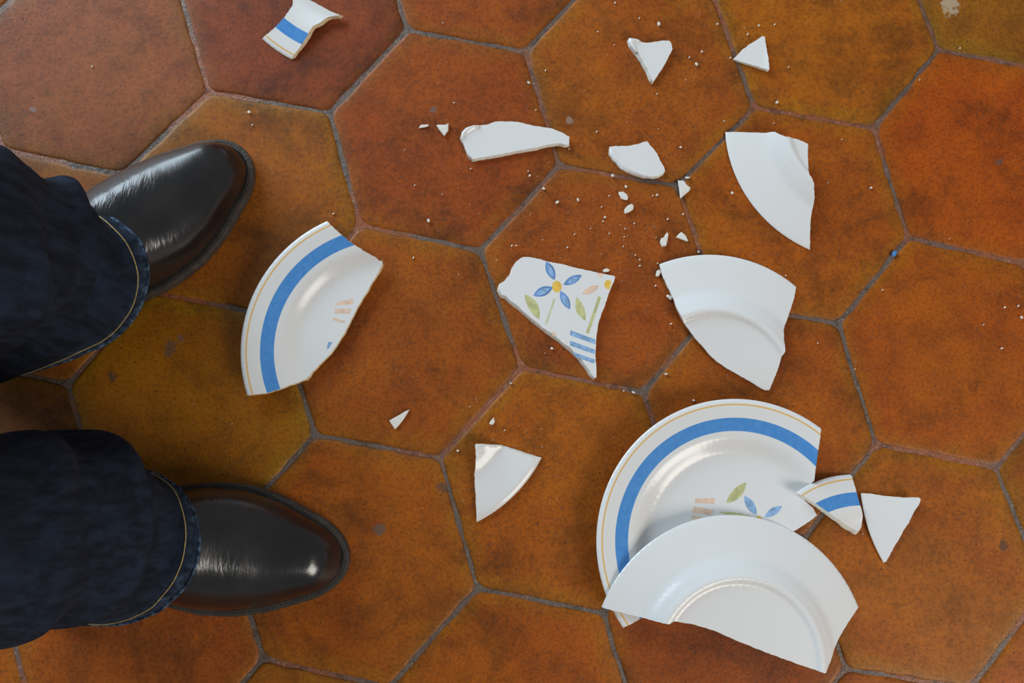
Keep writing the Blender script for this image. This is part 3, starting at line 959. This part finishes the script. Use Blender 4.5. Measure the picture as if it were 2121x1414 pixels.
SPECKS = [(515, 231, 8), (522, 258, 4), (200, 675, 4), (190, 137, 5), (480, 877, 3), (690, 442, 5), (887, 456, 9), (856, 533, 5), (859, 383, 4), (838, 310, 3), (916, 402, 3),
          (940, 212, 5), (917, 47, 4), (1095, 170, 8), (1130, 145, 5), (1110, 227, 4), (1179, 308, 4), (975, 349, 4), (1097, 363, 6), (1094, 354, 4), (1126, 390, 7),
          (1154, 418, 9), (1197, 413, 8), (1236, 272, 5), (1410, 304, 7), (1269, 363, 8), (1297, 386, 7), (1361, 403, 6), (1246, 428, 4), (1253, 449, 6), (1249, 458, 4),
          (1262, 405, 4), (1352, 405, 4), (1383, 453, 6), (1314, 462, 5), (1285, 465, 3), (1262, 483, 4), (1295, 473, 4), (1293, 490, 4), (1190, 485, 4), (1175, 512, 5),
          (1291, 510, 4), (1325, 537, 5), (1325, 550, 5), (1316, 528, 4), (1359, 492, 3), (1124, 496, 3), (1099, 443, 3), (1223, 473, 3), (1415, 443, 5), (1447, 521, 6),
          (1060, 508, 5), (1069, 508, 5), (1028, 538, 3), (1143, 721, 8), (1129, 731, 3), (1058, 793, 5), (1312, 812, 9), (1292, 809, 4), (1390, 670, 6), (1380, 774, 7),
          (1437, 829, 7), (1358, 591, 5), (1362, 545, 4), (948, 933, 7), (1045, 891, 4), (973, 842, 3), (1021, 911, 3), (1122, 888, 3), (1123, 925, 3), (950, 568, 3),
          (1787, 1105, 4), (1365, 48, 9), (1324, 37, 4), (1274, 5, 5), (1238, 65, 4), (1272, 93, 3), (1428, 118, 5), (1443, 132, 8), (1454, 106, 6), (1420, 165, 3),
          (1361, 194, 4), (1363, 267, 3), (1486, 49, 5), (1513, 119, 5), (1549, 70, 6), (1572, 52, 5), (1605, 50, 4), (1610, 211, 8), (1634, 138, 4), (1590, 147, 4),
          (1500, 250, 4), (1603, 255, 4), (1517, 399, 7), (1905, 165, 4), (1989, 99, 4), (1805, 388, 7), (1715, 378, 3), (1744, 288, 3), (1628, 570, 4), (2082, 636, 5),
          (2110, 633, 5), (2117, 657, 7), (2038, 672, 4), (2076, 721, 6), (1694, 710, 4), (1828, 600, 4), (1771, 764, 3), (1967, 494, 3)]
LAND = [('the largest plate piece', 1460, 990), ('the long banded rim shard beside the boot', 640, 650), ('the flower shard', 1155, 650), ('the fan-shaped shard with foot ring', 1510, 660),
        ('the white curved rim shard', 1610, 390), ('the small banded shard at the top edge', 620, 60), ('the narrow shard', 1065, 290), ('the five-sided shard', 1320, 328),
        ('the heart-shaped shard', 1347, 122), ('the three-cornered shard at top right', 1563, 110), ('the chipped white shard', 1045, 1000), ('the upper boot', 400, 440),
        ('the white pointed shard', 1842, 1085), ('the boot-shaped chip', 1376, 495), ('the pointed chip on the joint corner', 1417, 388), ('the upper oval chip', 1291, 405),
        ('the lower oval chip', 1302, 431), ('the flat three-cornered chip', 827, 868), ('the wedge-shaped chip', 916, 267), ('the small half-round chip', 1019, 872), ('the blue chip', 1853, 525)]
DIRS = ['right of', 'up and right of', 'above', 'up and left of', 'left of', 'down and left of', 'below', 'down and right of']
ORD = ['nearest', 'second nearest', 'third nearest', 'fourth nearest', 'fifth nearest', 'sixth nearest', 'seventh nearest', 'eighth nearest', 'ninth nearest', 'tenth nearest', 'eleventh nearest', 'twelfth nearest']
sect = {}
for k, (x, y, d) in enumerate(SPECKS):
    dist, nm, lx, ly = min((math.hypot(x - lx, y - ly), nm, lx, ly) for nm, lx, ly in LAND)
    a = math.degrees(math.atan2(-(y - ly), x - lx)) % 360
    sect.setdefault((nm, DIRS[int((a + 22.5) // 45) % 8]), []).append((dist, k))
LAB = {}
for (nm, di), lst in sect.items():
    lst.sort()
    for q, (dist, k) in enumerate(lst):
        LAB[k] = f'white crumb {di} {nm}' + ('' if len(lst) == 1 else f', {ORD[q]} one')
for k, (x, y, d) in enumerate(SPECKS):
    random.seed(500 + k)
    n = 7
    el = random.uniform(0.7, 1.0)
    ro = random.uniform(0, math.pi)
    pts = []
    for q in range(n):
        a = 2 * math.pi * q / n
        rr = d * 0.47 * random.uniform(0.78, 1.15)
        u, v = rr * math.cos(a), rr * math.sin(a) * el * 0.8
        pts.append((x + u * math.cos(ro) - v * math.sin(ro), y + u * math.sin(ro) + v * math.cos(ro)))
    chip('ceramic_crumb', LAB[k], pts, d * 0.00030, group='white ceramic crumbs scattered over the tiles', cat='crumb')

# fine ceramic dust, uncountable
random.seed(91)
dv, df = [], []
for k in range(420):
    cx, cy, sg = random.choice([(1290, 470, 95), (1290, 470, 70), (1300, 130, 170), (1560, 130, 90), (1150, 420, 110), (1400, 660, 60), (1500, 420, 230), (1050, 860, 90), (1300, 560, 300)])
    x, y = random.gauss(cx, sg), random.gauss(cy, sg)
    c = P(x, y)
    s_ = random.uniform(.00018, .00048)
    k0 = len(dv)
    for q in range(4):
        a = q * math.pi / 2 + random.uniform(-.5, .5)
        dv.append((c[0] + s_ * math.cos(a) * random.uniform(.6, 1.2), c[1] + s_ * math.sin(a) * random.uniform(.6, 1.2), 0.00002))
    dv.append((c[0], c[1], s_ * 1.1))
    df += [(k0 + q, k0 + (q + 1) % 4, k0 + 4) for q in range(4)]
tag(obj('ceramic_dust', dv, df, M_CHIP, smooth=False), 'fine white ceramic dust sprinkled over the tiles around the shards', 'dust', kind='stuff')

# ------------------------------------------------------------------ the person: boots and jeans
person = empty('person', tuple(P(150, 860)))
person['_o'] = tuple(person.location)
tag(person, 'person standing in dark blue jeans and black leather boots, only the lower legs seen', 'person')


def shoe(side, toe, heel, bias):
    """side +1 = left foot; toe and heel are pixels on the ground"""
    t, h = P(*toe, 0.012), P(*heel, 0.012)
    ax = t - h; ax[2] = 0
    L = np.linalg.norm(ax[:2])
    ax /= L
    md = np.array([-ax[1], ax[0], 0]) * (-side)      # towards the other foot
    X = np.array([0, .02, .05, .10, .18, .28, .38, .48, .58, .68, .78, .86, .92, .96, .985, 1.0])
    med = np.array([0, 16, 24, 30, 33, 34, 37, 46, 52, 52.5, 46, 36.5, 29.8, 22.3, 14, 0]) / 1000
    lat = np.array([0, 16, 24, 30, 33, 35, 40, 49, 53.5, 52, 45.5, 36.5, 29.8, 22.3, 14, 0]) / 1000
    top = np.array([70, 95, 110, 122, 128, 126, 116, 98, 82, 69, 58.5, 52, 46.5, 41, 34, 16]) / 1000

    def dense(A, s):
        # monotone smooth interpolation
        return np.interp(s, sg, A)
    sg = np.linspace(0, 1, 241)
    th = np.linspace(0, math.pi, 72)
    S = (1 - np.cos(th)) / 2
    k = np.hanning(13); k /= k.sum()

    def sm(tab):
        a = np.interp(sg, X, tab)
        b = np.convolve(np.pad(a, 6, mode='edge'), k, mode='valid')
        e = np.clip(np.minimum(sg, 1 - sg) / 0.05, 0, 1)
        # round ends: elliptical toe and heel
        return b * e + a * (1 - e)
    def ends(tab):
        # widths are smoothed as squares, so toe and heel come out round
        a = np.interp(sg, X, np.array(tab) ** 2)
        kk = np.hanning(19); kk /= kk.sum()
        e = np.r_[2 * a[0] - a[9:0:-1], a, 2 * a[-1] - a[-2:-11:-1]]
        b = np.convolve(e, kk, mode='valid')
        return np.sqrt(np.clip(b, 0, None))
    MED, LAT, TOPH = ends(med), ends(lat), sm(top)

    def wp(s, y, z):
        # bias bends the last towards the inside of the foot
        yy = y + bias * math.sin(math.pi * min(1, max(0, s))) * 0.0
        p = h + ax * (s * L) + md * yy
        return (p[0], p[1], z)
    # upper
    nphi = 40
    V, F, CR = [], [], []
    for s in S:
        wm, wl, hh = dense(MED, s), dense(LAT, s), dense(TOPH, s)
        e1 = min(1.0, (1 - s) / 0.085)
        hh = 0.013 + (hh - 0.013) * (math.sqrt(max(0, 1 - (1 - e1) ** 2)) if e1 < 1 else 1)
        e0 = min(1.0, s / 0.05)
        hh = 0.013 + (hh - 0.013) * math.sqrt(max(0, 1 - (1 - e0) ** 2)) if e0 < 1 else hh
        shift = 0.006 * math.sin(math.pi * s)
        for q in range(nphi + 1):
            ph = math.pi * q / nphi
            cy, sz = math.cos(ph), math.sin(ph)
            ex = 1.0 if s > 0.6 else 1.0
            y = (wm if cy > 0 else wl) * (abs(cy) ** 0.80) * (1 if cy > 0 else -1)
            bulge = 1.0 + 0.02 * math.sin(2 * ph)
            z = 0.0125 + (hh - 0.0125) * (sz ** 0.92)
            y += shift * sz
            # creases across the vamp
            u = (s - 0.655) / 0.10
            cr = math.exp(-u * u) * (sz ** 0.4)
            u2 = (s - 0.50) / 0.09
            cr2 = math.exp(-u2 * u2) * (sz ** 0.3)
            z += 0.0008 * cr * math.sin(s * 150 + 5 * y / 0.05 + 2 * math.sin(y * 60)) * sz
            z += 0.0016 * cr2 * math.sin(s * 95 - 3 * y / 0.05) * sz
            V.append(wp(s, y, z)); CR.append(min(1.0, cr + cr2 * 1.0 + 0.08))
    n = nphi + 1
    for a in range(len(S) - 1):
        for q in range(nphi):
            F.append((a * n + q, a * n + q + 1, (a + 1) * n + q + 1, (a + 1) * n + q))
    if side > 0: F = [f[::-1] for f in F]
    up = obj('boot', V, F, M_LEATHER, parent=person, origin=(h[0], h[1], 0))
    up['_o'] = (h[0], h[1], 0.0)
    float_attr(up, 'crease', CR)
    # sole with welt
    prof = [(0.0, 0.0004), (0.0028, 0.0004), (0.0048, 0.0016), (0.0050, 0.0060), (0.0046, 0.0066), (0.0050, 0.0072), (0.0050, 0.0118), (0.0042, 0.0130), (0.0010, 0.0134), (-0.003, 0.0134)]
    ring = []
    for s in S: ring.append((s, dense(MED, s), +1))
    for s in S[::-1][1:-1]: ring.append((s, dense(LAT, s), -1))
    base = np.array([wp(s, w * sg_, 0) for s, w, sg_ in ring])
    nn = len(base)
    tang = np.roll(base, -1, 0) - np.roll(base, 1, 0)
    nor = np.c_[tang[:, 1], -tang[:, 0], np.zeros(nn)]
    nor /= np.linalg.norm(nor, axis=1)[:, None] + 1e-9
    cen = base.mean(0)
    if ((base - cen) * nor).sum() < 0: nor = -nor
    V, F = [], []
    for off, z in prof:
        for k_ in range(nn):
            p = base[k_] + nor[k_] * (off if off > 0.001 else off)
            V.append((p[0], p[1], z))
    for a in range(len(prof) - 1):
        for k_ in range(nn):
            F.append((a * nn + k_, a * nn + (k_ + 1) % nn, (a + 1) * nn + (k_ + 1) % nn, (a + 1) * nn + k_))
    V.append((cen[0], cen[1], 0.0004)); V.append((cen[0], cen[1], 0.0134))
    for k_ in range(nn):
        F.append(((k_ + 1) % nn, k_, len(V) - 2))
        F.append(((len(prof) - 1) * nn + k_, (len(prof) - 1) * nn + (k_ + 1) % nn, len(V) - 1))
    a2 = sum(base[k_][0] * base[(k_ + 1) % nn][1] - base[(k_ + 1) % nn][0] * base[k_][1] for k_ in range(nn))
    if a2 < 0: F = [f[::-1] for f in F]
    so = obj('sole', V, F, M_SOLE, parent=up, smooth=False, origin=(h[0], h[1], 0))
    # stitches on the welt, one joined row
    V, F = [], []
    acc = 0.0
    for k_ in range(nn):
        s = ring[k_][0]
        if s < 0.35: continue
        a, b = base[k_], base[(k_ + 1) % nn]
        Ls = np.linalg.norm(b - a)
        m_ = max(1, int(round(Ls / 0.0038)))
        for q in range(m_):
            p = a + (b - a) * (q + 0.5) / m_ + nor[k_] * 0.0027
            d_ = (b - a) / (Ls + 1e-9)
            k0 = len(V)
            for (u, w, z) in ((-1, -1, 0), (1, -1, 0), (1, 1, 0), (-1, 1, 0), (-.8, -.6, 1), (.8, -.6, 1), (.8, .6, 1), (-.8, .6, 1)):
                pp = p + d_ * u * 0.0013 + nor[k_] * w * 0.0004
                V.append((pp[0], pp[1], 0.0132 + 0.0007 * z))
            F += [(k0 + 4, k0 + 5, k0 + 6, k0 + 7)] + [(k0 + q_, k0 + (q_ + 1) % 4, k0 + 4 + (q_ + 1) % 4, k0 + 4 + q_) for q_ in range(4)]
    st = obj('welt_stitching', V, F, M_THREADB, parent=up, smooth=False, origin=(h[0], h[1], 0))
    tag(st, kind='stuff')
    return up


shoe(+1, (502, 320), (-29, 730), 0)
shoe(-1, (712, 1162), (40, 1092), 0)


def trouser_leg(rings, hem, seed):
    """rings: (z, front px, side a px, side b px, back length) ; hem: heights (front, side, back)"""
    NT_ = 96
    R3 = []
    for ri, rg in enumerate(rings):
        if len(rg) == 5:
            z, f, a, b, bl = rg
            A, B, Fr = P(*a, z), P(*b, z), P(*f, z)
            c = (A + B) / 2
            sv = (A - B) / 2
            fv = Fr - c
            bv = -fv / np.linalg.norm(fv) * bl
        else:
            z, c, fv, sv, bv = rg
        ps = []
        for k in range(NT_):
            th = 2 * math.pi * k / NT_
            ct, st = math.cos(th), math.sin(th)
            p = c + (fv if ct > 0 else -bv) * ct * (abs(ct) ** -0.12 if abs(ct) > 1e-6 else 1) + sv * st * (abs(st) ** -0.12 if abs(st) > 1e-6 else 1)
            ps.append(p)
        R3.append(np.array(ps))
    return R3


def loft(R3, sub):
    """Catmull-Rom between rings"""
    out = []
    n = len(R3)
    for i in range(n - 1):
        p0, p1, p2, p3 = R3[max(0, i - 1)], R3[i], R3[i + 1], R3[min(n - 1, i + 2)]
        for q in range(sub):
            t = q / sub
            out.append(0.5 * (2 * p1 + (p2 - p0) * t + (2 * p0 - 5 * p1 + 4 * p2 - p3) * t * t + (3 * p1 - p0 - 3 * p2 + p3) * t ** 3))
    out.append(R3[-1])
    return out


def hem_ring(f, a, b, bl, hem):
    """hem edge: front over the instep, back near the ground"""
    zf, zs, zb = hem
    A, B, Fr = P(*a, zs), P(*b, zs), P(*f, zf)
    c = (A + B) / 2
    sv = (A - B) / 2
    fv = Fr - c; fv[2] = 0
    bv = -fv / np.linalg.norm(fv) * bl
    ps = []
    for k in range(96):
        th = 2 * math.pi * k / 96
        ct, st = math.cos(th), math.sin(th)
        p = c + (fv if ct > 0 else -bv) * ct + sv * st
        w = abs(ct) ** 1.6
        p[2] = zs * (1 - w) + (zf if ct > 0 else zb) * w
        ps.append(p)
    return np.array(ps)


def build_leg(hemspec, rings, folds, top, seed):
    hr = hem_ring(*hemspec)
    R3 = trouser_leg(rings, None, seed)
    # second ring a little above the hem keeps the cuff flat
    h2 = hr * 0.55 + R3[0] * 0.45
    allr = [hr, h2] + R3 + top
    rows = loft(allr, 9)
    nr = len(rows)
    V = []
    wear = []
    for i, rw in enumerate(rows):
        c = rw.mean(0)
        for k in range(96):
            p = rw[k].copy()
            d = p - c; d[2] = 0
            d /= np.linalg.norm(d) + 1e-9
            th = 2 * math.pi * k / 96
            zz = p[2]
            a = 0.0
            for (z0, amp, wid, ph, ang) in folds:
                zc = z0 + 0.022 * math.cos(th - ang) + 0.008 * math.sin(3 * th + ph)
                a += amp * math.exp(-((zz - zc) / wid) ** 2) * (0.65 + 0.35 * math.cos(th - ang))
            a += 0.0028 * noise.noise(Vector((p[0] * 16 + seed, p[1] * 16, p[2] * 11))) * min(1, i / 8)
            a += 0.0012 * noise.noise(Vector((p[0] * 45 + seed, p[1] * 45, p[2] * 30)))
            V.append(p + d * a)
            wear.append(max(0.0, 0.75 - i / 14) * (0.35 + 0.65 * (0.5 + 0.5 * math.sin(th * 34 + 3 * math.sin(th * 5))) ** 2) if i < 11 else 0.0)
    return V, wear, nr, hr


def mkvec(*a): return np.array(a, float)


def world_ring(z, cx, cy, rx, ry):
    c = mkvec(cx, cy, z)
    return np.array([c + mkvec(rx * math.cos(2 * math.pi * k / 96), ry * math.sin(2 * math.pi * k / 96), 0) for k in range(96)])


LEGS = []
# left leg (upper in the photo)
lh = ((280, 490), (19, 487), (201, 720), 0.128, (0.086, 0.045, 0.010))
lr = [(0.098, (238, 492), (55, 478), (172, 690), 0.115),
      (0.138, (208, 487), (108, 430), (125, 670), 0.105),
      (0.200, (168, 472), (45, 382), (85, 668), 0.10),
      (0.260, (95, 462), (-25, 328), (35, 676), 0.095)]
# right leg (lower in the photo)
rh = ((412, 1134), (245, 968), (205, 1294), 0.105, (0.086, 0.042, 0.010))
rr_ = [(0.098, (356, 1115), (250, 978), (195, 1272), 0.096),
       (0.138, (318, 1096), (200, 920), (145, 1272), 0.095),
       (0.200, (272, 1085), (105, 900), (65, 1300), 0.095),
       (0.260, (155, 1085), (-15, 912), (-10, 1335), 0.09)]


def upper_rings(last, dy):
    c = last.mean(0)
    half = (last[:, 1].max() - last[:, 1].min()) / 2
    out = []
    for z, dx, ddy, rx, ry in ((0.36, -0.02, 0.2, .068, half * 1.03), (0.48, -0.005, 0.45, .074, half * 1.05), (0.60, -0.03, 0.7, .082, .082), (0.72, -0.07, 0.9, .09, .088), (0.84, -0.10, 1.0, .098, .094)):
        out.append(world_ring(z, c[0] + dx, c[1] + dy * ddy, rx, ry))
    return out


L3 = trouser_leg(lr, None, 0)
Rr3 = trouser_leg(rr_, None, 0)
ymid = (L3[-1][:, 1].mean() + Rr3[-1][:, 1].mean()) / 2
tl = upper_rings(L3[-1], (ymid + 0.085) - L3[-1][:, 1].mean())
tr = upper_rings(Rr3[-1], (ymid - 0.085) - Rr3[-1][:, 1].mean())
V, F, WE = [], [], []
hems = []
for hs, rg, fo, tp, sd in ((lh, lr, [(0.128, -0.006, 0.011, 0.3, 0.2), (0.168, 0.010, 0.016, 1.2, 0.4), (0.225, -0.004, 0.015, 2.0, -0.5), (0.262, 0.006, 0.018, 0.5, 0.3)], tl, 3.0),
                           (rh, rr_, [(0.128, -0.006, 0.011, 0.9, -0.1), (0.165, 0.011, 0.016, 0.2, 0.0), (0.212, -0.006, 0.014, 1.0, 0.3), (0.250, 0.007, 0.018, 2.5, -0.2)], tr, 8.0)):
    vv, we, nr, hr = build_leg(hs, rg, fo, tp, sd)
    k0 = len(V)
    V += vv; WE += we
    ff = []
    for i in range(nr - 1):
        for k in range(96):
            ff.append((k0 + i * 96 + k, k0 + i * 96 + (k + 1) % 96, k0 + (i + 1) * 96 + (k + 1) % 96, k0 + (i + 1) * 96 + k))
    V.append(tuple(np.array(vv[-96:]).mean(0))); WE.append(0)
    for k in range(96):
        ff.append((k0 + (nr - 1) * 96 + k, k0 + (nr - 1) * 96 + (k + 1) % 96, len(V) - 1))
    # outward facing
    p = [np.array(V[q]) for q in ff[40 * 96][:3]]
    nrm = np.cross(p[1] - p[0], p[2] - p[0])
    cc = np.array(vv[40 * 96:41 * 96]).mean(0)
    if nrm @ (p[0] - cc) < 0: ff = [f[::-1] for f in ff]
    F += ff
    hems.append((vv, nr))
jeans = obj('jeans', V, F, M_DENIM, parent=person, origin=tuple(person['_o']))
jeans['_o'] = tuple(person['_o'])
float_attr(jeans, 'wear', WE)
sol = jeans.modifiers.new('cloth_thickness', 'SOLIDIFY')
sol.thickness = 0.0016
sol.offset = -1


def tube(path, rad, closed=True, seg=6):
    V, F = [], []
    n = len(path)
    for k in range(n):
        t = path[(k + 1) % n] - path[k - 1]
        t = t / (np.linalg.norm(t) + 1e-9)
        u = np.cross(t, [0, 0, 1]); u /= np.linalg.norm(u) + 1e-9
        w = np.cross(t, u)
        for q in range(seg):
            a = 2 * math.pi * q / seg
            V.append(path[k] + rad * (u * math.cos(a) + w * math.sin(a)))
    for k in range(n):
        for q in range(seg):
            F.append((k * seg + q, k * seg + (q + 1) % seg, ((k + 1) % n) * seg + (q + 1) % seg, ((k + 1) % n) * seg + q))
    return V, F


for vv, nr in hems:
    row = np.array(vv[6 * 96:7 * 96])
    row2 = np.array(vv[0:96])
    path = []
    acc = 0
    # walk up the cloth 13 mm from the hem edge
    cols = [np.array([vv[i * 96 + k] for i in range(24)]) for k in range(96)]
    for c in cols:
        dl = np.r_[0, np.cumsum(np.linalg.norm(np.diff(c, axis=0), axis=1))]
        path.append(np.array([np.interp(0.012, dl, c[:, q]) for q in range(3)]))
    path = np.array(path)
    cc = path.mean(0)
    d = path - cc; d[:, 2] = 0
    d /= np.linalg.norm(d, axis=1)[:, None]
    path = path + d * 0.0004 + np.array([0, 0, 0.0004])
    tv, tf = tube(path, 0.00055)
    ho = obj('hem_stitching', tv, tf, M_THREAD, parent=jeans, origin=tuple(person['_o']))
    tag(ho, 'ochre thread stitched along the hem')
    tv, tf = tube(row2, 0.0014)
    he = obj('hem_edge', tv, tf, M_DENIM, parent=jeans, origin=tuple(person['_o']))
    float_attr(he, 'wear', [1.0] * len(tv))
    tag(he, 'worn pale lower edge of the jeans')

for o in bpy.data.objects:
    if '_o' in o: del o['_o']
